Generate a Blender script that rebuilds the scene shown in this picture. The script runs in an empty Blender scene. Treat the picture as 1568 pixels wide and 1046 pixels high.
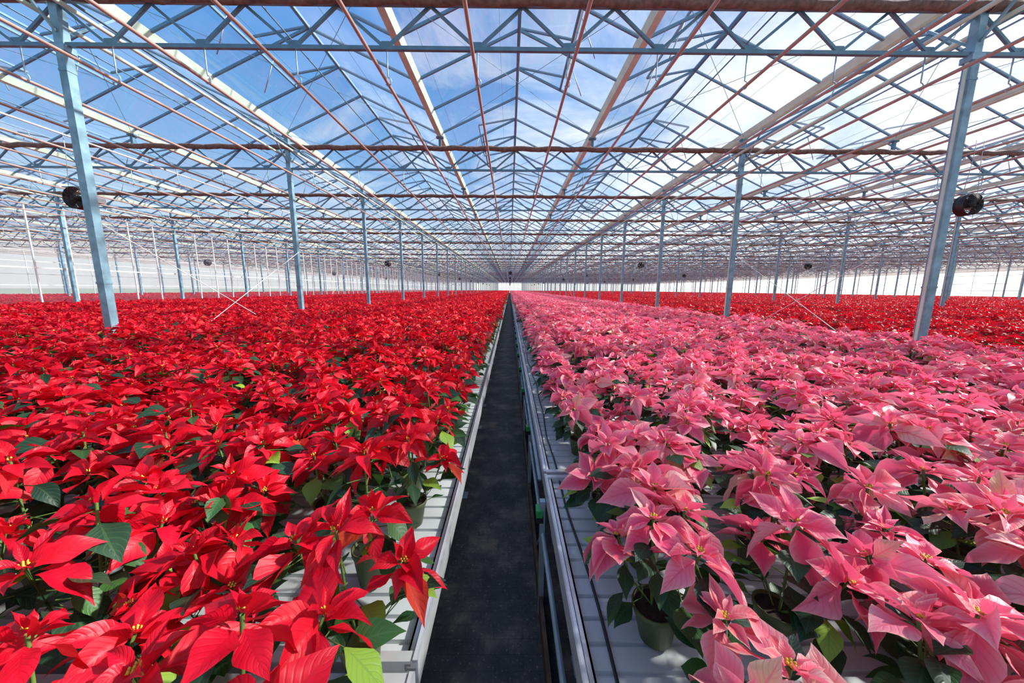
import bpy, math, random
import numpy as np
from mathutils import Vector, Matrix, Euler

scene = bpy.context.scene
try:
    scene.view_settings.view_transform = 'Standard'
    scene.view_settings.look = 'None'
except Exception:
    pass

CAMZ = 1.85
BZ = 0.75            # bench surface
YS = 4.93            # truss spacing
Y1 = 5.36
XC = 0.17            # bay centre
BW = 12.8
KMIN, KMAX = -3, 37
NL, NR = 3, 5
MB_RANGE = range(-NL, NR+1)

# ------------------------------------------------------------------ materials
def new_mat(name):
    m = bpy.data.materials.new(name)
    m.use_nodes = True
    nt = m.node_tree
    nt.nodes.clear()
    out = nt.nodes.new('ShaderNodeOutputMaterial')
    return m, nt, out

def N(nt, t, **kw):
    n = nt.nodes.new(t)
    for k, v in kw.items():
        if k in n.inputs.keys():
            n.inputs[k].default_value = v
        else:
            setattr(n, k, v)
    return n

def math_n(nt, op, a, b=None):
    n = nt.nodes.new('ShaderNodeMath'); n.operation = op
    for i, x in enumerate((a, b)):
        if x is None: continue
        if isinstance(x, (int, float)): n.inputs[i].default_value = x
        else: nt.links.new(x, n.inputs[i])
    return n.outputs[0]

def mix_c(nt, f, a, b, mode='MIX'):
    n = nt.nodes.new('ShaderNodeMix'); n.data_type = 'RGBA'; n.blend_type = mode
    def s(i, x):
        if isinstance(x, (int, float)): n.inputs[i].default_value = x
        elif isinstance(x, tuple): n.inputs[i].default_value = x if len(x) == 4 else (*x, 1)
        else: nt.links.new(x, n.inputs[i])
    s(0, f); s(6, a); s(7, b)
    return n.outputs[2]

def ramp(nt, fac, stops, interp='LINEAR'):
    r = nt.nodes.new('ShaderNodeValToRGB')
    r.color_ramp.interpolation = interp
    el = r.color_ramp.elements
    while len(el) < len(stops): el.new(0.5)
    for e, (p, c) in zip(el, stops):
        e.position = p; e.color = (*c, 1) if len(c) == 3 else c
    nt.links.new(fac, r.inputs[0])
    return r.outputs[0]

def simple(name, col, rough=0.5, metal=0.0, var=0.15, scale=6.0, bump=0.0):
    m, nt, out = new_mat(name)
    p = N(nt, 'ShaderNodeBsdfPrincipled', Roughness=rough, Metallic=metal)
    tc = nt.nodes.new('ShaderNodeTexCoord')
    nz = N(nt, 'ShaderNodeTexNoise', Scale=scale, Detail=5.0)
    nt.links.new(tc.outputs['Object'], nz.inputs['Vector'])
    a = tuple(c*(1-var) for c in col); b = tuple(min(1, c*(1+var)) for c in col)
    c = ramp(nt, nz.outputs[0], [(0.3, a), (0.7, b)])
    nt.links.new(c, p.inputs['Base Color'])
    if bump:
        bp = N(nt, 'ShaderNodeBump', Strength=bump, Distance=0.01)
        nt.links.new(nz.outputs[0], bp.inputs['Height'])
        nt.links.new(bp.outputs[0], p.inputs['Normal'])
    nt.links.new(p.outputs[0], out.inputs[0])
    return m

M_steel = simple('galvanised_steel', (0.38, 0.48, 0.55), 0.42, 0.35, 0.2, 9)
M_col = simple('column_steel', (0.21, 0.36, 0.45), 0.40, 0.25, 0.28, 7)
M_truss = simple('truss_steel', (0.12, 0.23, 0.31), 0.42, 0.25, 0.15, 8)
M_alu = simple('aluminium_profile', (0.80, 0.82, 0.84), 0.33, 0.5, 0.1, 12)
M_white = simple('white_painted_metal', (0.80, 0.80, 0.78), 0.4, 0.0, 0.06, 8)
M_bar = simple('glazing_bar', (0.14, 0.27, 0.38), 0.45, 0.2, 0.1, 8)
M_gutter = simple('gutter_aluminium', (0.62, 0.76, 0.62), 0.38, 0.1, 0.12, 5)
M_pipe = simple('pipe_painted', (0.46, 0.33, 0.28), 0.30, 0.25, 0.12, 4)
M_curtain = simple('folded_shade_curtain', (0.17, 0.09, 0.072), 0.8, 0.0, 0.4, 14, 0.6)
M_black = simple('black_plastic', (0.02, 0.02, 0.022), 0.4, 0.0, 0.2, 20)
M_green = simple('green_clip_plastic', (0.03, 0.38, 0.10), 0.4, 0.0, 0.1, 20)
M_pot = simple('olive_pot_plastic', (0.10, 0.13, 0.045), 0.45, 0.0, 0.15, 10)
M_soil = simple('peat_soil', (0.03, 0.02, 0.014), 0.95, 0.0, 0.5, 60, 0.8)
M_stem = simple('stem_green', (0.12, 0.22, 0.05), 0.5, 0.0, 0.2, 20)
M_cyat = simple('cyathia_yellow', (0.70, 0.46, 0.05), 0.5, 0.0, 0.3, 60)
M_tray = simple('bench_tray_plastic', (0.58, 0.62, 0.62), 0.42, 0.0, 0.08, 5)
M_rust = simple('weathered_brown_steel', (0.16, 0.10, 0.07), 0.6, 0.2, 0.4, 10)
M_ground = simple('outdoor_ground', (0.30, 0.32, 0.22), 0.95, 0.0, 0.3, 0.1)

def floor_mat():
    m, nt, out = new_mat('woven_ground_cloth')
    p = N(nt, 'ShaderNodeBsdfPrincipled', Roughness=0.6)
    tc = nt.nodes.new('ShaderNodeTexCoord')
    n1 = N(nt, 'ShaderNodeTexNoise', Scale=3.0, Detail=9.0, Roughness=0.7)
    nt.links.new(tc.outputs['Object'], n1.inputs['Vector'])
    n2 = N(nt, 'ShaderNodeTexNoise', Scale=60.0, Detail=3.0)
    nt.links.new(tc.outputs['Object'], n2.inputs['Vector'])
    c1 = ramp(nt, n1.outputs[0], [(0.35, (0.030, 0.033, 0.038)), (0.50, (0.070, 0.072, 0.075)), (0.60, (0.17, 0.15, 0.13)), (0.72, (0.30, 0.26, 0.21))])
    sp = ramp(nt, n2.outputs[0], [(0.62, (0, 0, 0)), (0.68, (1, 1, 1))])
    c2 = mix_c(nt, math_n(nt, 'MULTIPLY', sp, 0.5), c1, (0.36, 0.31, 0.24))
    br = N(nt, 'ShaderNodeTexBrick', Scale=3.2)
    br.inputs['Color1'].default_value = (1, 1, 1, 1); br.inputs['Color2'].default_value = (0.85, 0.85, 0.85, 1)
    br.inputs['Mortar'].default_value = (0.6, 0.6, 0.6, 1); br.inputs['Mortar Size'].default_value = 0.006
    nt.links.new(tc.outputs['Object'], br.inputs['Vector'])
    c3 = mix_c(nt, 1.0, c2, br.outputs[0], 'MULTIPLY')
    nt.links.new(c3, p.inputs['Base Color'])
    w1 = N(nt, 'ShaderNodeTexWave', Scale=60.0); w1.bands_direction = 'X'
    w2 = N(nt, 'ShaderNodeTexWave', Scale=60.0); w2.bands_direction = 'Y'
    nt.links.new(tc.outputs['Object'], w1.inputs['Vector']); nt.links.new(tc.outputs['Object'], w2.inputs['Vector'])
    h = math_n(nt, 'ADD', w1.outputs[1], w2.outputs[1])
    bp = N(nt, 'ShaderNodeBump', Strength=0.25, Distance=0.003)
    nt.links.new(h, bp.inputs['Height']); nt.links.new(bp.outputs[0], p.inputs['Normal'])
    nt.links.new(p.outputs[0], out.inputs[0])
    return m
M_floor = floor_mat()

def leaf_mat(name, kind):
    m, nt, out = new_mat(name)
    p = N(nt, 'ShaderNodeBsdfPrincipled', Roughness=0.45)
    p.inputs['Specular IOR Level'].default_value = 0.32
    uv = nt.nodes.new('ShaderNodeUVMap'); uv.uv_map = 'UVMap'
    sep = nt.nodes.new('ShaderNodeSeparateXYZ'); nt.links.new(uv.outputs[0], sep.inputs[0])
    at = nt.nodes.new('ShaderNodeAttribute'); at.attribute_name = 'tint'
    oi = nt.nodes.new('ShaderNodeObjectInfo')
    u = sep.outputs[0]
    vv = math_n(nt, 'MULTIPLY', math_n(nt, 'ABSOLUTE', math_n(nt, 'SUBTRACT', sep.outputs[1], 0.5)), 2.0)
    ph = math_n(nt, 'MULTIPLY', math_n(nt, 'SUBTRACT', math_n(nt, 'MULTIPLY', u, 8.0), math_n(nt, 'MULTIPLY', vv, 2.2)), 6.2832)
    sv = math_n(nt, 'POWER', math_n(nt, 'MULTIPLY', math_n(nt, 'ADD', math_n(nt, 'SINE', ph), 1.0), 0.5), 5.0)
    mid = math_n(nt, 'LESS_THAN', vv, 0.07)
    vein = math_n(nt, 'MAXIMUM', math_n(nt, 'MULTIPLY', sv, 0.55), mid)
    tint = at.outputs['Fac']
    nz = N(nt, 'ShaderNodeTexNoise', Scale=14.0, Detail=4.0)
    tc = nt.nodes.new('ShaderNodeTexCoord'); nt.links.new(tc.outputs['Object'], nz.inputs['Vector'])
    if kind == 'red':
        base = ramp(nt, tint, [(0.0, (0.40, 0.002, 0.014)), (0.5, (0.78, 0.005, 0.024)), (0.80, (0.92, 0.018, 0.036)), (0.96, (0.94, 0.05, 0.06)), (1.0, (0.62, 0.09, 0.03))])
        base = mix_c(nt, math_n(nt, 'MULTIPLY', oi.outputs['Random'], 0.45), base, (0.58, 0.002, 0.030))
        base = mix_c(nt, math_n(nt, 'MULTIPLY', vein, 0.35), base, (0.40, 0.001, 0.010))
        tr = (0.95, 0.010, 0.03, 1); tf = 0.26
    elif kind == 'pink':
        base = ramp(nt, tint, [(0.0, (0.78, 0.014, 0.08)), (0.20, (0.88, 0.040, 0.15)), (0.44, (0.94, 0.11, 0.26)), (0.62, (0.96, 0.26, 0.38)), (0.78, (0.97, 0.50, 0.48)), (0.91, (0.93, 0.72, 0.46)), (1.0, (0.55, 0.60, 0.16))])
        edge = math_n(nt, 'MULTIPLY', math_n(nt, 'POWER', vv, 2.6), nz.outputs[0])
        tip = math_n(nt, 'MULTIPLY', math_n(nt, 'POWER', u, 5.0), 0.5)
        edge = math_n(nt, 'MINIMUM', math_n(nt, 'ADD', math_n(nt, 'MULTIPLY', edge, 1.3), tip), 0.85)
        base = mix_c(nt, edge, base, (0.98, 0.72, 0.58))
        base = mix_c(nt, math_n(nt, 'MULTIPLY', vein, 0.55), base, (0.80, 0.012, 0.10))
        # whole plants lean paler/creamier or deeper
        rnd = ramp(nt, oi.outputs['Random'], [(0.0, (0.90, 0.05, 0.17)), (0.5, (0.95, 0.22, 0.36)), (1.0, (0.98, 0.60, 0.48))])
        base = mix_c(nt, 0.24, base, rnd)
        tr = (1.0, 0.15, 0.32, 1); tf = 0.28
    else:
        base = ramp(nt, tint, [(0.0, (0.006, 0.028, 0.018)), (0.6, (0.015, 0.056, 0.026)), (0.85, (0.05, 0.15, 0.03)), (1.0, (0.30, 0.48, 0.05))])
        base = mix_c(nt, math_n(nt, 'MULTIPLY', vein, 0.3), base, (0.09, 0.17, 0.06))
        tr = (0.14, 0.35, 0.03, 1); tf = 0.12
    nt.links.new(base, p.inputs['Base Color'])
    bp = N(nt, 'ShaderNodeBump', Strength=0.4, Distance=0.002); bp.invert = True
    nt.links.new(vein, bp.inputs['Height']); nt.links.new(bp.outputs[0], p.inputs['Normal'])
    t = nt.nodes.new('ShaderNodeBsdfTranslucent'); t.inputs[0].default_value = tr
    mx = nt.nodes.new('ShaderNodeMixShader'); mx.inputs[0].default_value = tf
    nt.links.new(p.outputs[0], mx.inputs[1]); nt.links.new(t.outputs[0], mx.inputs[2])
    nt.links.new(mx.outputs[0], out.inputs[0])
    return m
M_red = leaf_mat('red_bract', 'red')
M_pink = leaf_mat('pink_bract', 'pink')
M_leaf = leaf_mat('poinsettia_green_leaf', 'green')

def glass_mat(name, haze0, haze1, refl=0.9, tcol=.95):
    m, nt, out = new_mat(name)
    tr = nt.nodes.new('ShaderNodeBsdfTransparent'); tr.inputs[0].default_value = (0.94, 0.97, 1.0, 1)
    gl = nt.nodes.new('ShaderNodeBsdfGlossy'); gl.inputs['Roughness'].default_value = 0.05
    tl = nt.nodes.new('ShaderNodeBsdfTranslucent'); tl.inputs[0].default_value = (tcol, tcol*.98, tcol*.96, 1)
    tc = nt.nodes.new('ShaderNodeTexCoord')
    nz = N(nt, 'ShaderNodeTexNoise', Scale=0.6, Detail=5.0)
    nt.links.new(tc.outputs['Object'], nz.inputs['Vector'])
    hz = nt.nodes.new('ShaderNodeMapRange'); hz.inputs[1].default_value = 0.3; hz.inputs[2].default_value = 0.7
    hz.inputs[3].default_value = haze0; hz.inputs[4].default_value = haze1
    nt.links.new(nz.outputs[0], hz.inputs[0])
    m1 = nt.nodes.new('ShaderNodeMixShader')
    nt.links.new(hz.outputs[0], m1.inputs[0]); nt.links.new(tr.outputs[0], m1.inputs[1]); nt.links.new(tl.outputs[0], m1.inputs[2])
    fr = nt.nodes.new('ShaderNodeFresnel'); fr.inputs[0].default_value = 1.3
    m2 = nt.nodes.new('ShaderNodeMixShader')
    f = math_n(nt, 'MULTIPLY', fr.outputs[0], refl)
    nt.links.new(f, m2.inputs[0]); nt.links.new(m1.outputs[0], m2.inputs[1]); nt.links.new(gl.outputs[0], m2.inputs[2])
    nt.links.new(m2.outputs[0], out.inputs[0])
    return m
M_glass = glass_mat('roof_glass', 0.02, 0.08, 0.10)
M_milky = glass_mat('milky_wall_sheet', 0.60, 0.78, 0.10, .8)
M_milkyL = glass_mat('light_wall_sheet', 0.12, 0.24, 0.08, .95)
M_film = glass_mat('partition_film', 0.12, 0.22, 0.08)

# ------------------------------------------------------------------ mesh builder
class MBd:
    def __init__(s):
        s.v = []; s.f = []; s.m = []; s.uv = []; s.c = []; s.sm = []
    def add(s, verts, faces, mat=0, uv=None, c=0.5, smooth=False):
        o = len(s.v)
        s.v.extend([tuple(map(float, p)) for p in verts])
        s.uv.extend(uv if uv is not None else [(0.0, 0.0)]*len(verts))
        s.c.extend([c]*len(verts))
        s.f.extend([tuple(i+o for i in f) for f in faces])
        s.m.extend([mat]*len(faces)); s.sm.extend([smooth]*len(faces))
    def box(s, x0, x1, y0, y1, z0, z1, mat=0):
        v = [(x, y, z) for x in (x0, x1) for y in (y0, y1) for z in (z0, z1)]
        f = [(0, 1, 3, 2), (4, 6, 7, 5), (0, 4, 5, 1), (2, 3, 7, 6), (0, 2, 6, 4), (1, 5, 7, 3)]
        s.add(v, f, mat)
    def bar(s, p0, p1, w, h, mat=0, up=(0, 0, 1)):
        p0 = Vector(p0); p1 = Vector(p1); d = (p1-p0).normalized(); up = Vector(up)
        if abs(d.dot(up)) > 0.98: up = Vector((0, 1, 0))
        r = d.cross(up).normalized(); u = r.cross(d).normalized()
        v = []
        for p in (p0, p1):
            for a, b in ((-1, -1), (1, -1), (1, 1), (-1, 1)):
                v.append(p + r*(a*w/2) + u*(b*h/2))
        s.add(v, [(0, 1, 2, 3), (7, 6, 5, 4), (0, 4, 5, 1), (1, 5, 6, 2), (2, 6, 7, 3), (3, 7, 4, 0)], mat)
    def tube(s, pts, r, n=8, mat=0, cap=True, radii=None):
        pts = [Vector(p) for p in pts]; vs = []
        for i, p in enumerate(pts):
            d = (pts[min(i+1, len(pts)-1)] - pts[max(i-1, 0)]).normalized()
            up = Vector((0, 0, 1)) if abs(d.z) < 0.9 else Vector((0, 1, 0))
            a = d.cross(up).normalized(); b = a.cross(d).normalized()
            rr = radii[i] if radii else r
            for k in range(n):
                t = 2*math.pi*k/n
                vs.append(p + a*(rr*math.cos(t)) + b*(rr*math.sin(t)))
        fs = []
        for i in range(len(pts)-1):
            for k in range(n):
                fs.append((i*n+k, i*n+(k+1) % n, (i+1)*n+(k+1) % n, (i+1)*n+k))
        if cap:
            fs.append(tuple(range(n))[::-1]); fs.append(tuple((len(pts)-1)*n+k for k in range(n)))
        s.add(vs, fs, mat, smooth=True)
    def lathe(s, prof, n, mat=0, axis='Z', c=(0, 0, 0)):
        vs = []
        for r, z in prof:
            for k in range(n):
                t = 2*math.pi*k/n
                q = (r*math.cos(t), r*math.sin(t), z)
                if axis == 'Y': q = (q[0], q[2], q[1])
                vs.append((q[0]+c[0], q[1]+c[1], q[2]+c[2]))
        fs = [(i*n+k, i*n+(k+1) % n, (i+1)*n+(k+1) % n, (i+1)*n+k) for i in range(len(prof)-1) for k in range(n)]
        s.add(vs, fs, mat, smooth=True)
    def build(s, name, mats):
        me = bpy.data.meshes.new(name)
        me.from_pydata(s.v, [], s.f)
        me.polygons.foreach_set('material_index', s.m)
        me.polygons.foreach_set('use_smooth', s.sm)
        uvl = me.uv_layers.new(name='UVMap')
        li = np.zeros(len(me.loops), dtype=np.int32); me.loops.foreach_get('vertex_index', li)
        uva = np.array(s.uv, dtype=np.float32)[li].ravel()
        uvl.data.foreach_set('uv', uva)
        a = me.attributes.new('tint', 'FLOAT', 'POINT'); a.data.foreach_set('value', np.array(s.c, dtype=np.float32))
        for m in mats: me.materials.append(m)
        me.update()
        return bpy.data.objects.new(name, me)

def link(o):
    scene.collection.objects.link(o); return o

# ------------------------------------------------------------------ instancing
def instancer(name, pts, rots, scls, idxs, protos):
    coll = bpy.data.collections.new(name + '_parts')
    for i, o in enumerate(protos):
        coll.objects.link(o)
        # the source sits at the place of one of its own copies (instancing resets this)
        for p, ii in zip(pts, idxs):
            if ii == i:
                o.location = p; break
    me = bpy.data.meshes.new(name)
    me.from_pydata([tuple(p) for p in pts], [], [])
    a = me.attributes.new('rot', 'FLOAT_VECTOR', 'POINT'); a.data.foreach_set('vector', np.array(rots, dtype=np.float32).ravel())
    a = me.attributes.new('scl', 'FLOAT_VECTOR', 'POINT'); a.data.foreach_set('vector', np.array(scls, dtype=np.float32).ravel())
    a = me.attributes.new('idx', 'INT', 'POINT'); a.data.foreach_set('value', np.array(idxs, dtype=np.int32))
    ob = link(bpy.data.objects.new(name, me))
    ng = bpy.data.node_groups.new(name + '_gn', 'GeometryNodeTree')
    ng.interface.new_socket('Geometry', in_out='INPUT', socket_type='NodeSocketGeometry')
    ng.interface.new_socket('Geometry', in_out='OUTPUT', socket_type='NodeSocketGeometry')
    gi = ng.nodes.new('NodeGroupInput'); go = ng.nodes.new('NodeGroupOutput')
    ci = ng.nodes.new('GeometryNodeCollectionInfo')
    ci.inputs['Collection'].default_value = coll
    ci.inputs['Separate Children'].default_value = True
    ci.inputs['Reset Children'].default_value = True
    ip = ng.nodes.new('GeometryNodeInstanceOnPoints'); ip.inputs['Pick Instance'].default_value = True
    def na(nm, dt):
        n = ng.nodes.new('GeometryNodeInputNamedAttribute'); n.data_type = dt; n.inputs['Name'].default_value = nm
        return n.outputs[0]
    er = ng.nodes.new('FunctionNodeEulerToRotation')
    L = ng.links.new
    L(na('rot', 'FLOAT_VECTOR'), er.inputs[0])
    L(gi.outputs[0], ip.inputs['Points']); L(ci.outputs[0], ip.inputs['Instance'])
    L(na('idx', 'INT'), ip.inputs['Instance Index']); L(er.outputs[0], ip.inputs['Rotation'])
    L(na('scl', 'FLOAT_VECTOR'), ip.inputs['Scale'])
    L(ip.outputs[0], go.inputs[0])
    md = ob.modifiers.new('instances', 'NODES'); md.node_group = ng
    return ob

# ------------------------------------------------------------------ poinsettia
PT = np.array([0, .08, .2, .33, .45, .55, .68, .80, .91, 1.0])
PW = np.array([.05, .22, .64, .95, 1.0, .88, .62, .35, .13, .0])

def leaf(mb, M, rng, L, W, a0, droop, az, roll, fold, nu, nv, mat, tint, r0=0.01, wav=0.0, z0=0.0):
    s = np.linspace(0, 1, nu)
    if nu <= 3: s = np.array([0, .45, 1.0])
    ph = a0 - droop*s
    ds = np.diff(s, prepend=0)*L
    phm = (ph + np.concatenate([[ph[0]], ph[:-1]]))/2
    cx = r0 + np.cumsum(np.cos(phm)*ds); cz = z0 + np.cumsum(np.sin(phm)*ds)
    hw = W*np.interp(s, PT, PW)
    v = np.linspace(-1, 1, nv)
    SS, VV = np.meshgrid(s, v, indexing='ij')
    HW = hw[:, None]*np.ones(nv)[None]
    wv = wav*np.sin(SS*9 + rng.uniform(0, 6) + VV*1.5)*np.abs(VV)*hw[:, None]*1.2
    yy = VV*HW*math.cos(fold)
    nn = np.abs(VV)*HW*math.sin(fold) + wv
    cr, sr = math.cos(roll), math.sin(roll)
    y2 = yy*cr - nn*sr; n2 = yy*sr + nn*cr
    X = cx[:, None] - np.sin(ph)[:, None]*n2
    Z = cz[:, None] + np.cos(ph)[:, None]*n2
    Y = y2 + (rng.uniform(-.16, .16)*L)*(SS**2)
    ca, sa = math.cos(az), math.sin(az)
    P = np.stack([X*ca - Y*sa, X*sa + Y*ca, Z], -1).reshape(-1, 3)
    P = P @ M[:3, :3].T + M[:3, 3]
    faces = [(i*nv+j, (i+1)*nv+j, (i+1)*nv+j+1, i*nv+j+1) for i in range(nu-1) for j in range(nv-1)]
    uv = [(float(a), float(b*.5+.5)) for a in s for b in v]
    mb.add(P, faces, mat, uv, tint, True)

def tiltM(tilt, az, pos):
    R = Matrix.Rotation(az, 4, 'Z') @ Matrix.Rotation(tilt, 4, 'Y') @ Matrix.Rotation(-az, 4, 'Z')
    m = np.array(R); m[:3, 3] = pos
    return m

def octa(mb, c, r, mat):
    c = Vector(c)
    v = [c+Vector(d)*r for d in ((1, 0, 0), (-1, 0, 0), (0, 1, 0), (0, -1, 0), (0, 0, 1.3), (0, 0, -1))]
    mb.add(v, [(0, 2, 4), (2, 1, 4), (1, 3, 4), (3, 0, 4), (2, 0, 5), (1, 2, 5), (3, 1, 5), (0, 3, 5)], mat, smooth=True)

def head(mb, rng, M, lod, size=1.0, wid=1.0):
    nu, nv = {0: (10, 7), 1: (5, 3), 2: (3, 3)}[lod]
    if lod < 2:
        tiers = [(4, .045, .070, 42, 72, .004), (5, .075, .118, 2, 50, -.004), (5, .100, .155, -35, 25, -.016)]
    else:
        tiers = [(4, .085, .11, 5, 50, 0.0), (5, .11, .15, -35, 25, -.012)]
    headt = rng.uniform(-.24, .24)
    off = rng.uniform(0, 6.28)
    for ti, (n, l0, l1, p0, p1, z) in enumerate(tiers):
        off += 0.5
        for k in range(n):
            az = off + 2*math.pi*k/n + rng.uniform(-.38, .38)
            L = rng.uniform(l0, l1)*size
            tint = min(1, max(0, rng.gauss(.46 + headt, .25)))
            if ti == 0: tint = min(tint, .40)
            leaf(mb, M, rng, L, L*rng.uniform(.21, .31)*wid, math.radians(rng.uniform(p0, p1)),
                 math.radians(rng.uniform(5, 70)), az, rng.uniform(-.75, .75), rng.uniform(.05, .75),
                 nu, nv, 0, tint, r0=.006 + .005*ti, wav=.16 if lod == 0 else .05, z0=z)
    if lod == 0:
        for k in range(7):
            a = k*1.05 + off; r = .008 if k else 0
            p = M @ np.array([r*math.cos(a), r*math.sin(a), .011, 1])
            octa(mb, p[:3], .0038 if wid <= 1 else .0050, 3)
    elif lod == 1:
        p = M @ np.array([0, 0, .012, 1]); octa(mb, p[:3], .006 if wid <= 1 else .009, 3)

def plant(mb, rng, lod, ox=0, oy=0, H=.40, hs=1.0, wid=1.0):
    nu, nv = {0: (9, 5), 1: (4, 3), 2: (3, 3)}[lod]
    if lod < 2:
        n = 20 if lod == 0 else 8
        mb.lathe([(.001, 0.0), (.047, 0.0), (.062, .095), (.066, .096), (.067, .112), (.062, .112), (.060, .100), (.001, .100)], n, 4, c=(ox, oy, 0))
        mb.lathe([(.060, .102), (.001, .106)], n, 5, c=(ox, oy, 0))
    nh = rng.choice([3, 4, 4, 5]) if lod < 2 else rng.choice([3, 4])
    a0 = rng.uniform(0, 6.28)
    for h in range(nh):
        if h == 0: r, az, z = rng.uniform(0, .03), a0, H - rng.uniform(0, .015)
        else:
            az = a0 + 2*math.pi*h/(nh-1) + rng.uniform(-.35, .35); r = rng.uniform(.085, .15); z = H - rng.uniform(.015, .12)
        pos = (ox + r*math.cos(az), oy + r*math.sin(az), z)
        M = tiltM(rng.uniform(-.1, .42) + r*2.0, az + rng.uniform(-.7, .7), pos)
        if lod < 2:
            p0 = Vector((ox + .01*math.cos(az), oy + .01*math.sin(az), .10))
            p3 = Vector(pos); p1 = p0.lerp(p3, .4) + Vector((math.cos(az), math.sin(az), 0))*r*.25
            mb.tube([p0, p1, p3], .004, 5 if lod == 0 else 3, 2, cap=False)
        head(mb, rng, M, lod, rng.uniform(.74, 1.08)*hs, wid)
        ng = {0: 10, 1: 8, 2: 5}[lod]
        for g in range(ng):
            zz = rng.uniform(.02, .21) if lod < 2 else rng.uniform(.015, .08)
            t = max(0, 1 - zz/.3)
            c = (ox + r*t*math.cos(az), oy + r*t*math.sin(az), z - zz)
            M2 = tiltM(0, 0, c)
            L = rng.uniform(.085, .13)
            la = (az + rng.uniform(-1.8, 1.8)) if h else rng.uniform(0, 6.28)
            r0 = rng.uniform(.03, .075)
            pp = math.radians(rng.uniform(-32, 25))
            leaf(mb, M2, rng, L, L*rng.uniform(.27, .36), pp, math.radians(rng.uniform(10, 50)), la,
                 rng.uniform(-.4, .4), rng.uniform(0, .35), nu, nv, 1, min(1, max(0, rng.gauss(.45, .30))), r0=r0, wav=.08)
            if lod == 0:
                e = Vector(c) + Vector((math.cos(la), math.sin(la), 0))*r0
                mb.tube([c, e], .0018, 4, 2, cap=False)

SP = .345
def make_protos(kind, seed):
    bm = M_red if kind == 'red' else M_pink
    mats = [bm, M_leaf, M_stem, M_cyat, M_pot, M_soil]
    hs, wid = (1.08, 1.0) if kind == 'red' else (1.20, 1.10)
    rng = random.Random(seed); out = []
    nm = kind + '_poinsettia'
    for i in range(10):
        mb = MBd(); plant(mb, rng, 0, hs=hs, wid=wid); out.append(mb.build(nm, mats))
    for i in range(6):
        mb = MBd(); plant(mb, rng, 1, hs=hs, wid=wid); out.append(mb.build(nm, mats))
    for i in range(3):
        mb = MBd()
        for a in range(5):
            for b in range(5):
                plant(mb, rng, 2, (a-2+.25*(b % 2))*SP + rng.uniform(-.04, .04), (b-2)*SP + rng.uniform(-.04, .04), H=.40*rng.uniform(.90, 1.08), hs=hs, wid=wid)
        out.append(mb.build(nm, mats))
    return out

YEND = Y1 + YS*KMAX
def field(kind, name, rects, seed):
    rng = random.Random(seed)
    pts = []; rots = []; sc = []; ix = []
    YM, YF = 5.0, 17.0
    for (x0, x1, zs, ystart, stag) in rects:
        ncol = int((x1-x0)/SP)+1
        sp = (x1-x0)/max(1, ncol-1)
        j = 0; y = ystart
        while y < YF:
            for i in range(ncol):
                # odd rows stand half a step on; along the aisle only a small stagger
                edge = (i == 0 and x0 > 0) or (i == ncol-1 and x1 < 0)
                sh = stag*sp*(j % 2)
                x = x0 + i*sp + (sh*.22 if edge else sh*.5)
                if abs(x) > 1.75*max(y, 0)+2.5: continue
                jt = .02 if edge else .045
                pts.append((x + rng.uniform(-jt, jt), y + rng.uniform(-.035, .035), BZ+.012))
                rots.append((rng.uniform(-.10, .10), rng.uniform(-.10, .10), rng.uniform(0, 6.28)))
                s = rng.uniform(.92, 1.08); sc.append((s, s, s*zs*rng.uniform(.86, 1.08)))
                ix.append(rng.randrange(10) if y < YM and abs(x) < 7 else 10 + rng.randrange(6))
            y += SP*.89; j += 1
        T = 5*SP
        nx = max(1, round((x1-x0+SP)/T)); tx = (x1-x0+SP)/nx
        yy = YF + T/2 - .15
        while yy < YEND-1:
            for i in range(nx):
                x = x0 - SP/2 + (i+.5)*tx
                if abs(x) > 1.75*yy+3: continue
                pts.append((x, yy, BZ+.012)); rots.append((0, 0, rng.choice([0, math.pi])))
                sc.append((tx/T, 1, zs*rng.uniform(.98, 1.03))); ix.append(16 + rng.randrange(3))
            yy += T
    instancer(name, pts, rots, sc, ix, make_protos(kind, seed+5))

field('red', 'red_poinsettia_field', [(-5.75, -.44, 1.12, .22, -1), (-18.5, -6.75, 1.12, 2.0, -1), (-43, -19.95, 1.06, 8.0, -1),
                                      (6.95, 18.8, .96, 2.0, 1), (19.75, 44, .98, 8.0, 1), (45.6, 69, .98, 17, 1)], 11)
field('pink', 'pink_poinsettia_field', [(.465, 5.95, 1.00, .30, 1)], 47)

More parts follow.
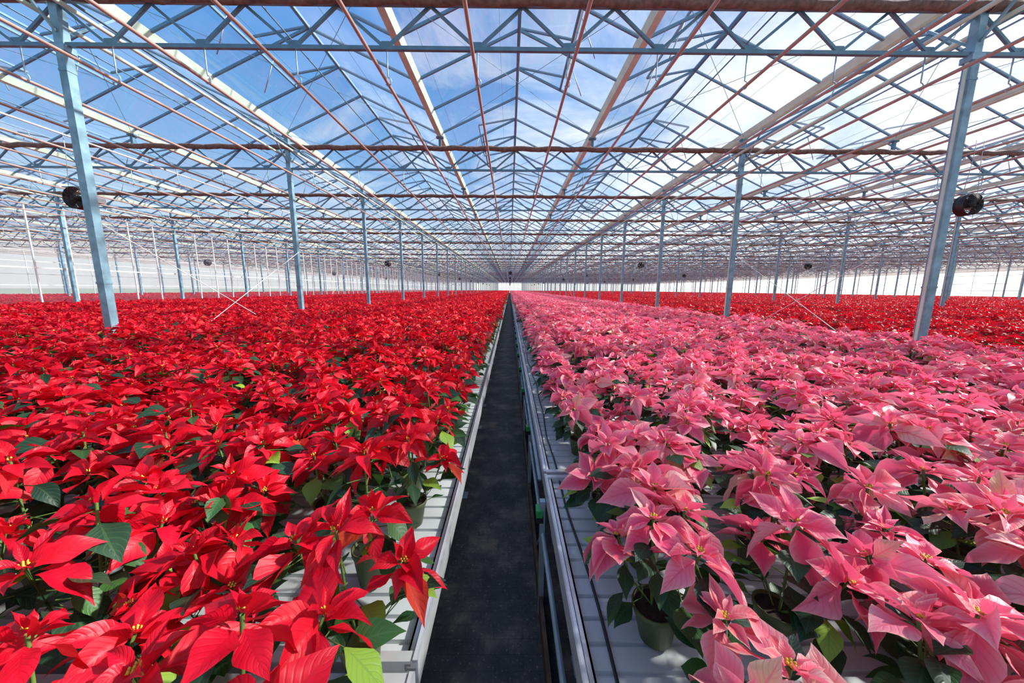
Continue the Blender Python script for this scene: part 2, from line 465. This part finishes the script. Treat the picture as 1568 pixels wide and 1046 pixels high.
# ------------------------------------------------------------------ benches
BL = 4.0; BWD = 1.95
def bench_proto():
    mb = MBd()
    pitch = .085; y = 0; prof = []
    while y < BL - .03:
        y2 = min(y+pitch, BL-.03)
        prof += [(y+.004, BZ), (y2-.014, BZ), (y2-.010, BZ-.012), (y2, BZ-.012)]
        y += pitch
    vs = []; fs = []
    for (yy, zz) in prof: vs += [(.02, yy, zz), (BWD-.02, yy, zz)]
    for i in range(len(prof)-1): fs.append((2*i, 2*i+1, 2*i+3, 2*i+2))
    mb.add(vs, fs, 0)
    def rim(xa, sgn):
        mb.box(*sorted((xa, xa+sgn*.006)), 0, BL, BZ-.06, BZ+.035, 1)
        mb.box(*sorted((xa, xa+sgn*.016)), 0, BL, BZ+.027, BZ+.035, 1)
        mb.box(*sorted((xa+sgn*.022, xa+sgn*.040)), 0, BL, BZ+.012, BZ+.020, 1)
        mb.box(*sorted((xa+sgn*.006, xa+sgn*.040)), 0, BL, BZ-.002, BZ+.006, 1)
        mb.box(*sorted((xa+sgn*.034, xa+sgn*.040)), 0, BL, BZ-.004, BZ+.020, 1)
    rim(0, 1); rim(BWD, -1)
    for ya, yb in ((0, .03), (BL-.03, BL)):
        mb.box(0, BWD, ya, yb, BZ-.06, BZ+.03, 1)
    for x in (.14, BWD-.18):
        mb.box(x, x+.04, 0, BL, BZ-.14, BZ-.06, 2)
        for yy in (.4, 2.0, 3.55):
            mb.box(x, x+.04, yy, yy+.04, 0, BZ-.14, 2)
            mb.box(x-.03, x+.07, yy-.03, yy+.07, 0, .008, 2)
    for yy in (.4, 2.0, 3.55):
        mb.box(.14, BWD-.14, yy, yy+.04, .18, .22, 2)
        mb.box(.02, BWD-.02, yy, yy+.04, BZ-.06, BZ-.02, 2)
    for yy in (.9, 3.0):
        for x in (.14, BWD-.14):
            mb.lathe([(.001, -.012), (.03, -.012), (.03, .012), (.001, .012)], 12, 3, axis='Y', c=(x, yy, BZ-.10))
    return mb.build('plant_bench', [M_tray, M_alu, M_steel, M_black])
pts = []; sc = []
def benches(x0, x1, yoff, ymin, yend=YEND-2):
    n = max(1, round(abs(x1-x0)/1.98)); w = (x1-x0)/n
    y = yoff
    while y + BL < yend:
        if y+BL > ymin:
            for i in range(n):
                x = x0+i*w
                pts.append((x, y, 0)); sc.append(((w-.012)/BWD, (BL-.03)/BL, 1))
        y += BL
benches(-6.10, -.250, .84-8, -3)
benches(.205, 6.44, 1.88-8, -3)
benches(-18.9, -6.40, .86, 0)
benches(-43.2, -19.6, .86, 0)
benches(6.70, 19.2, 1.88, 0)
benches(19.5, 44.2, 1.88, 0)
benches(45.3, 69.6, 1.88, 15)
instancer('plant_bench_row', pts, [(0, 0, 0)]*len(pts), sc, [0]*len(pts), [bench_proto()])

# side track on the right of the aisle : tube rails, posts and green clips
mb = MBd()
mb.tube([(.186, 1.9, BZ-.03), (.186, 60, BZ-.03), (.186, YEND-3, BZ-.03)], .012, 8, 0)
mb.tube([(.190, -3.5, BZ-.24), (.190, YEND-3, BZ-.24)], .012, 8, 0)
mb.box(.175, .195, -3.5, YEND-3, .0, .12, 2)
y = .55
while y < 90:
    mb.box(.172, .200, y, y+.035, 0.0, BZ-.045, 0)
    mb.box(.150, .185, y-.015, y+.05, BZ-.13, BZ-.09, 1)
    mb.box(.153, .19, y-.005, y+.035, BZ-.17, BZ-.13, 3)
    mb.tube([(.188, y+.02, BZ-.24), (.188, y+.45, .05)], .007, 6, 0)
    y += 1.15
link(mb.build('bench_side_track', [M_steel, M_green, M_rust, M_black]))

mb = MBd()
hp = []
for i in range(60):
    y = .3+i*.12
    hp.append((.300+.012*math.sin(y*2.1)+.006*math.sin(y*7), y, BZ+.0065))
mb.tube(hp, .0055, 6, 0)
link(mb.build('irrigation_hose', [M_black]))
mb = MBd()
mb.box(.325, .415, 1.66, 1.82, BZ+.001, BZ+.03, 0)
mb.box(.335, .405, 1.67, 1.81, BZ+.03, BZ+.042, 0)
mb.box(.352, .378, 1.69, 1.72, BZ+.042, BZ+.055, 1)
link(mb.build('valve_box', [M_black, M_steel]))

# ------------------------------------------------------------------ floor, ground
def quad(name, x0, x1, y0, y1, z, mat):
    mb = MBd(); mb.add([(x0, y0, z), (x1, y0, z), (x1, y1, z), (x0, y1, z)], [(0, 1, 2, 3)], 0)
    return link(mb.build(name, [mat]))
XL, XR = XC-BW*(NL+.5), XC+BW*(NR+.5)
YB = Y1+YS*KMIN
quad('floor', XL, XR, YB, YEND, 0, M_floor)
quad('outdoor_ground', -600, 600, -300, 900, -.06, M_ground)

# ------------------------------------------------------------------ columns
ZG = CAMZ+4.22      # gutter
ZT = CAMZ+3.86      # truss top
ZB = CAMZ+3.33      # truss bottom
ZP = CAMZ+2.90      # pipes
def col_proto():
    mb = MBd(); w = .055
    mb.box(-w, w, -w, w, 0, ZG-.02, 0)
    mb.box(-.11, .11, -.11, .11, 0, .02, 0)
    mb.box(-.09, .09, -.075, .075, ZB-.10, ZB-.02, 0)
    mb.box(-.09, .09, -.065, .065, ZT-.03, ZT+.03, 0)
    for z in (1.9, ZB-.35):
        mb.box(-w-.006, w+.006, -w-.006, w+.006, z, z+.03, 0)
    mb.bar((0, w, ZG-.75), (0, .75, ZG-.06), .03, .03, 0)
    mb.bar((0, -w, ZG-.75), (0, -.75, ZG-.06), .03, .03, 0)
    mb.box(-w-.016, -w, -.02, .02, .1, ZB, 1)
    return mb.build('steel_column', [M_col, M_gutter])
pts = []
for m in range(-NL-1, NR+1):
    for k in range(KMIN, KMAX+1):
        pts.append((XC+6.4+BW*m, Y1+YS*k, 0))
instancer('steel_column_row', pts, [(0, 0, 0)]*len(pts), [(1, 1, 1)]*len(pts), [0]*len(pts), [col_proto()])

# ------------------------------------------------------------------ trusses
def truss_proto():
    mb = MBd()
    a, b = -6.4, 6.4
    mb.box(a, b, -.025, .025, ZB-.025, ZB+.025, 0)
    mb.box(a, b, -.03, .03, ZT+.0, ZT+.06, 0)
    n = 10; p = BW/n
    for i in range(n):
        x0 = a+i*p
        mb.bar((x0, 0, ZT), (x0+p/2, 0, ZB), .036, .036, 0)
        mb.bar((x0+p/2, 0, ZB), (x0+p, 0, ZT), .036, .036, 0)
        mb.box(x0+p/2-.06, x0+p/2+.06, -.008, .008, ZB+.02, ZB+.09, 0)
        hx = x0+p/2
        pp = [(hx, .035, ZB+.05), (hx, .035, ZP+.10)]
        for t in range(9):
            an = math.pi*.5 - math.pi*1.25*t/8
            pp.append((hx+.045*math.cos(an)+.0, .035, ZP+.03+.055*math.sin(an)))
        mb.tube(pp, .009, 6, 1)
    for gx in (-6.4, -2.1333, 2.1333):
        mb.box(gx-.035, gx+.035, -.035, .035, ZT+.05, ZG-.02, 0)
        mb.box(gx-.10, gx+.10, -.05, .05, ZG-.06, ZG-.02, 0)
    return mb.build('roof_truss', [M_truss, M_steel])
def curtain_proto():
    mb = MBd(); rng = random.Random(3)
    n = 12; vs = []; fs = []; S = 129
    for i in range(S):
        x = -6.4+BW*i/(S-1)
        for k in range(n):
            t = 2*math.pi*k/n
            r = .062*(1+.14*math.sin(5*t+i*1.3)+rng.uniform(-.09, .09))
            if i in (0, S-1): r = .062
            vs.append((x, -.095+r*math.cos(t)*.9, ZT+.005+.012*math.sin(i*.7)+r*math.sin(t)))
    for i in range(S-1):
        for k in range(n): fs.append((i*n+k, i*n+(k+1) % n, (i+1)*n+(k+1) % n, (i+1)*n+k))
    mb.add(vs, fs, 0, smooth=True)
    return mb.build('folded_shade_curtain', [M_curtain])
pts = [(XC+BW*m, Y1+YS*k, 0) for m in MB_RANGE for k in range(KMIN, KMAX+1)]
one = [(1, 1, 1)]*len(pts); zero = [(0, 0, 0)]*len(pts)
instancer('roof_truss_row', pts, zero, one, [0]*len(pts), [truss_proto()])
instancer('shade_curtain_row', pts, zero, one, [0]*len(pts), [curtain_proto()])

# ------------------------------------------------------------------ roof glazing
SW = BW/3
RISE = .90
def roof_proto(v):
    rng = random.Random(v)
    bars = MBd(); NP = 4; pw = YS/NP
    zg = ZG+.10
    for s in range(3):
        rx = -6.4+SW*(s+.5)
        gx = -6.4+SW*s
        prof = [(-.11, .10), (-.10, .10), (-.05, 0), (.05, 0), (.10, .10), (.11, .10), (.06, -.03), (-.06, -.03)]
        vs = []
        for yy in (0, YS): vs += [(gx+q[0], yy, ZG+q[1]) for q in prof]
        q = len(prof)
        bars.add(vs, [(i, (i+1) % q, q+(i+1) % q, q+i) for i in range(q)], 1)
        bars.box(rx-.03, rx+.03, 0, YS, zg+RISE-.02, zg+RISE+.035, 0)
        for side in (-1, 1):
            gxx = rx+side*SW/2
            bx, tx = gxx-side*.10, rx+side*.02
            vent = 1 if ((s + v + (side > 0)) % 2 == 0) else 0
            def P(t, y, h=0): return (bx+(tx-bx)*t, y, zg+RISE*t+h)
            for j in range(NP):
                y0 = j*pw
                bars.bar(P(0, y0), P(1, y0), .036, .05, 0)
                ya, yb = y0+.01, y0+pw-.01
                if vent and j in (1, 2): 
                    bars.add([P(0, ya), P(.5, ya), P(.5, yb), P(0, yb)], [(0, 1, 2, 3)], 2)
                else:
                    bars.add([P(0, ya), P(1, ya), P(1, yb), P(0, yb)], [(0, 1, 2, 3)], 2)
            if vent:
                ya, yb = pw, 3*pw
                bars.bar(P(.5, ya), P(.5, yb), .04, .05, 0)
                Hh = Vector(P(1, 0)); Lp = Vector(P(.48, 0)); d = Lp-Hh
                ang = math.radians(14)*(1 if side > 0 else -1)
                d = Matrix.Rotation(-ang, 3, 'Y') @ d
                def Q(t, y): return (Hh.x+d.x*t, y, Hh.z+d.z*t+.03)
                for (u0, v0, u1, v1) in ((0, ya, 0, yb), (1, ya, 1, yb), (0, ya, 1, ya), (0, yb, 1, yb), (0, (ya+yb)/2, 1, (ya+yb)/2)):
                    bars.bar(Q(u0, v0), Q(u1, v1), .035, .04, 0)
                bars.add([Q(0, ya), Q(1, ya), Q(1, yb), Q(0, yb)], [(0, 1, 2, 3)], 2)
                for yy in (ya+.6, yb-.6):
                    e = Q(1, yy)
                    bars.tube([e, P(.30, yy, -.25)], .012, 5, 3)
    return bars.build('roof_glazing', [M_bar, M_gutter, M_glass, M_steel])
pts = []; ix = []
for m in MB_RANGE:
    for k in range(KMIN, KMAX):
        pts.append((XC+BW*m, Y1+YS*k, 0)); ix.append((k) % 2)
instancer('ceiling', pts, [(0, 0, 0)]*len(pts), [(1, 1, 1)]*len(pts), ix, [roof_proto(0), roof_proto(1)])

# ------------------------------------------------------------------ pipes
mb = MBd()
for m in MB_RANGE:
    for i in range(10):
        x = XC+BW*m-6.4+1.28*(i+.5)
        mb.tube([(x, YB, ZP), (x, 30, ZP), (x, YEND, ZP)], .023, 12 if abs(m) < 2 else 6, 0, cap=False)
link(mb.build('heating_pipe', [M_pipe]))
mb = MBd()
for m in range(-NL-1, NR+1):
    x = XC+6.4+BW*m
    for dx, z, w, mt in ((-.24, ZT-.12, .032, 0), (.24, ZT-.12, .032, 0), (.36, ZT-.10, .02, 1)):
        mb.tube([(x+dx, YB, z), (x+dx, YEND, z)], w, 10, mt, cap=False)
for m in MB_RANGE:
    for s in (-4.27, 0, 4.27):
        x = XC+BW*m+s
        mb.tube([(x, YB, ZG+.38), (x, YEND, ZG+.38)], .014, 6, 1, cap=False)
link(mb.build('longitudinal_rail', [M_gutter, M_truss]))
mb = MBd()
for m in MB_RANGE:
    for i in range(10):
        x = XC+BW*m-6.4+1.28*(i+.5)+.3
        mb.tube([(x, YB, ZT+.09), (x, YEND, ZT+.09)], .003, 3, 0, cap=False)
for m in (-1, 0, 1):
    for k in (0, 1, 4, 9):
        y0 = Y1+YS*k; y1 = y0+YS
        for s in range(3):
            xa = XC+BW*m-6.4+SW*s; xb = xa+SW
            mb.tube([(xa, y0, ZG+.02), (xb, y1, ZG+.02)], .005, 4, 0, cap=False)
            mb.tube([(xb, y0, ZG+.02), (xa, y1, ZG+.02)], .005, 4, 0, cap=False)
link(mb.build('support_wire', [M_truss]))
mb = MBd()
for x in (XC-6.4, XC+6.4, XC-19.2, XC+19.2):
    for k in (0, 6, 12):
        y0 = Y1+YS*k; y1 = y0+YS
        mb.tube([(x+.07, y0, .25), (x+.07, y1, 2.9)], .007, 6, 0)
        mb.tube([(x-.07, y0, 2.9), (x-.07, y1, .25)], .007, 6, 0)
link(mb.build('cross_brace', [M_white]))

# ------------------------------------------------------------------ fans
def fan_proto():
    mb = MBd(); R = .235
    mb.lathe([(R*.96, -.05), (R, -.05), (R, .14), (R*.96, .14), (R*.96, -.05)], 32, 0, axis='Y')
    for side in (-1, 1):
        for r in np.linspace(.05, R, 8):
            yy = (-.05 if side < 0 else .14) + side*.07*(1-(r/R)**2)
            ring = [(r*math.cos(t), yy, r*math.sin(t)) for t in np.linspace(0, 2*math.pi, 25)]
            mb.tube(ring, .004, 4, 0, cap=False)
        for q in range(10):
            t = q*math.pi/5
            sp = []
            for r in np.linspace(.03, R, 5):
                yy = (-.05 if side < 0 else .14) + side*.07*(1-(r/R)**2)
                sp.append((r*math.cos(t), yy, r*math.sin(t)))
            mb.tube(sp, .004, 4, 0, cap=False)
    mb.lathe([(.001, -.10), (.06, -.09), (.07, .08), (.001, .10)], 16, 0, axis='Y', c=(0, .03, 0))
    for q in range(5):
        a = q*2*math.pi/5
        vs = []
        for r, tw in ((.05, .9), (.13, .7), (.215, .5)):
            for s in (-1, 1):
                w = .05*s
                p = Vector((r, w*math.sin(tw), w*math.cos(tw)))
                p = Matrix.Rotation(a, 3, 'Y') @ p
                vs.append((p.x, p.y+.03, p.z))
        mb.add(vs, [(0, 1, 3, 2), (2, 3, 5, 4)], 1, smooth=True)
    mb.box(.16, .32, .12, .30, -.06, .06, 2)
    for sx in (-.18, .18):
        mb.tube([(sx, .04, .15), (sx*.5, .04, 1.0), (sx*.5, .04, ZB-CAMZ-1.95)], .006, 5, 3)
    mb.box(-.30, .30, .02, .06, .235, .26, 3)
    return mb.build('circulation_fan', [M_black, M_black, M_white, M_steel])
fp = []
for (x) in (-9.72, 10.52, 0.1, -24, 24):
    for k in range(0, 14):
        y = 8.1 + k*4*YS
        if x == 0.1: y += 4*YS+15
        if y < YEND-5: fp.append((x, y, CAMZ+1.97 if abs(x) > 1 else CAMZ+2.0))
instancer('circulation_fan_row', fp, [(0, 0, 0)]*len(fp), [(1, 1, 1)]*len(fp), [0]*len(fp), [fan_proto()])
mb = MBd()
for x in (-9.72, 10.52):
    mb.tube([(x, YB, ZB-.05), (x, YEND, ZB-.05)], .02, 6, 0, cap=False)
link(mb.build('fan_carrier_rail', [M_white]))

# ------------------------------------------------------------------ walls
def wall_x(name, x, y0, y1, mat, h=ZG, step=YS/2, post=.05, zs=(1.0, 2.0, 3.0, 4.2, 5.2), pm=M_white):
    mb = MBd()
    mb.add([(x, y0, 0), (x, y1, 0), (x, y1, h), (x, y0, h)], [(0, 1, 2, 3)], 0)
    y = y0
    while y <= y1+.01:
        mb.box(x-post/2, x+post/2, y-post/2, y+post/2, 0, h, 1); y += step
    for z in zs:
        mb.box(x-.03, x+.03, y0, y1, z, z+.05, 1)
    return link(mb.build(name, [mat, pm]))
wall_x('wall_left', XL, YB, YEND, M_milkyL)
wall_x('wall_right', XR, YB, YEND, M_milky)
wall_x('partition_wall', XC-19.2-.25, YB+.3, YEND-.5, M_film, h=ZB-.1, step=YS/4, post=.045, zs=(.9, 2.6))
def wall_y(name, y, sgn):
    mb = MBd()
    mb.add([(XL, y, 0), (XR, y, 0), (XR, y, ZG+1.2), (XL, y, ZG+1.2)], [(0, 1, 2, 3)], 0)
    x = XL
    while x <= XR:
        mb.box(x-.03, x+.03, y-.03, y+.03, 0, ZG+1.0, 1); x += SW/2
    for z in (.9, 2, 3, 4.2, 5.4):
        mb.box(XL, XR, y-.03, y+.03, z, z+.06, 1)
    return link(mb.build(name, [M_milkyL, M_white]))
wall_y('wall_back', YEND+.1, -1)
wall_y('wall_front', YB-.1, 1)

# ------------------------------------------------------------------ world
w = bpy.data.worlds.new('sky'); scene.world = w; w.use_nodes = True
nt = w.node_tree; nt.nodes.clear()
out = nt.nodes.new('ShaderNodeOutputWorld'); bg = nt.nodes.new('ShaderNodeBackground')
tc = nt.nodes.new('ShaderNodeTexCoord')
nrm = nt.nodes.new('ShaderNodeVectorMath'); nrm.operation = 'NORMALIZE'; nt.links.new(tc.outputs['Generated'], nrm.inputs[0])
sp = nt.nodes.new('ShaderNodeSeparateXYZ'); nt.links.new(nrm.outputs[0], sp.inputs[0])
z = math_n(nt, 'MAXIMUM', sp.outputs[2], 0.0)
base = ramp(nt, z, [(0.0, (1.0, 0.96, 0.88)), (0.07, (0.96, 0.95, 0.92)), (0.15, (0.62, 0.78, 0.93)), (0.28, (0.24, 0.50, 0.86)), (0.55, (0.07, 0.28, 0.70)), (1.0, (0.04, 0.17, 0.50))])
zz = math_n(nt, 'ADD', z, 0.18)
cx = math_n(nt, 'DIVIDE', sp.outputs[0], zz); cy = math_n(nt, 'DIVIDE', sp.outputs[1], zz)
cmb = nt.nodes.new('ShaderNodeCombineXYZ'); nt.links.new(cx, cmb.inputs[0]); nt.links.new(cy, cmb.inputs[1])
nz = N(nt, 'ShaderNodeTexNoise', Scale=1.7, Detail=9.0, Roughness=0.6, Distortion=0.6)
nt.links.new(cmb.outputs[0], nz.inputs['Vector'])
side = math_n(nt, 'MULTIPLY', sp.outputs[0], 0.20)
cl = ramp(nt, math_n(nt, 'ADD', nz.outputs[0], side), [(0.45, (0, 0, 0)), (0.66, (1, 1, 1))])
c = mix_c(nt, math_n(nt, 'MULTIPLY', cl, 0.80), base, (0.94, 0.97, 1.0))
sd = Vector((0.80, 0.16, 0.58)).normalized()
dt = nt.nodes.new('ShaderNodeVectorMath'); dt.operation = 'DOT_PRODUCT'; dt.inputs[1].default_value = sd
nt.links.new(nrm.outputs[0], dt.inputs[0])
gl = math_n(nt, 'POWER', math_n(nt, 'MAXIMUM', dt.outputs['Value'], 0.0), 4.0)
c = mix_c(nt, math_n(nt, 'MULTIPLY', gl, 0.7), c, (1.2, 1.22, 1.25))
nt.links.new(c, bg.inputs[0]); bg.inputs[1].default_value = 1.08
nt.links.new(bg.outputs[0], out.inputs[0])

sun = bpy.data.lights.new('sun', 'SUN'); sun.energy = 9.5; sun.angle = math.radians(3); sun.color = (1, .95, .88)
so = link(bpy.data.objects.new('sun', sun))
so.rotation_euler = (-sd).to_track_quat('-Z', 'Y').to_euler()
so.location = (20, 5, 25)

# ------------------------------------------------------------------ camera
cam = bpy.data.cameras.new('camera'); co = link(bpy.data.objects.new('camera', cam))
cam.lens = 36*522/1568; cam.sensor_width = 36; cam.clip_start = .02; cam.clip_end = 2000
co.location = (0, 0, CAMZ)
R = Matrix.Rotation(math.radians(-.44), 4, 'Z') @ Matrix.Rotation(math.radians(90-8.7), 4, 'X') @ Matrix.Rotation(math.radians(.3), 4, 'Z')
co.rotation_euler = R.to_euler()
scene.camera = co
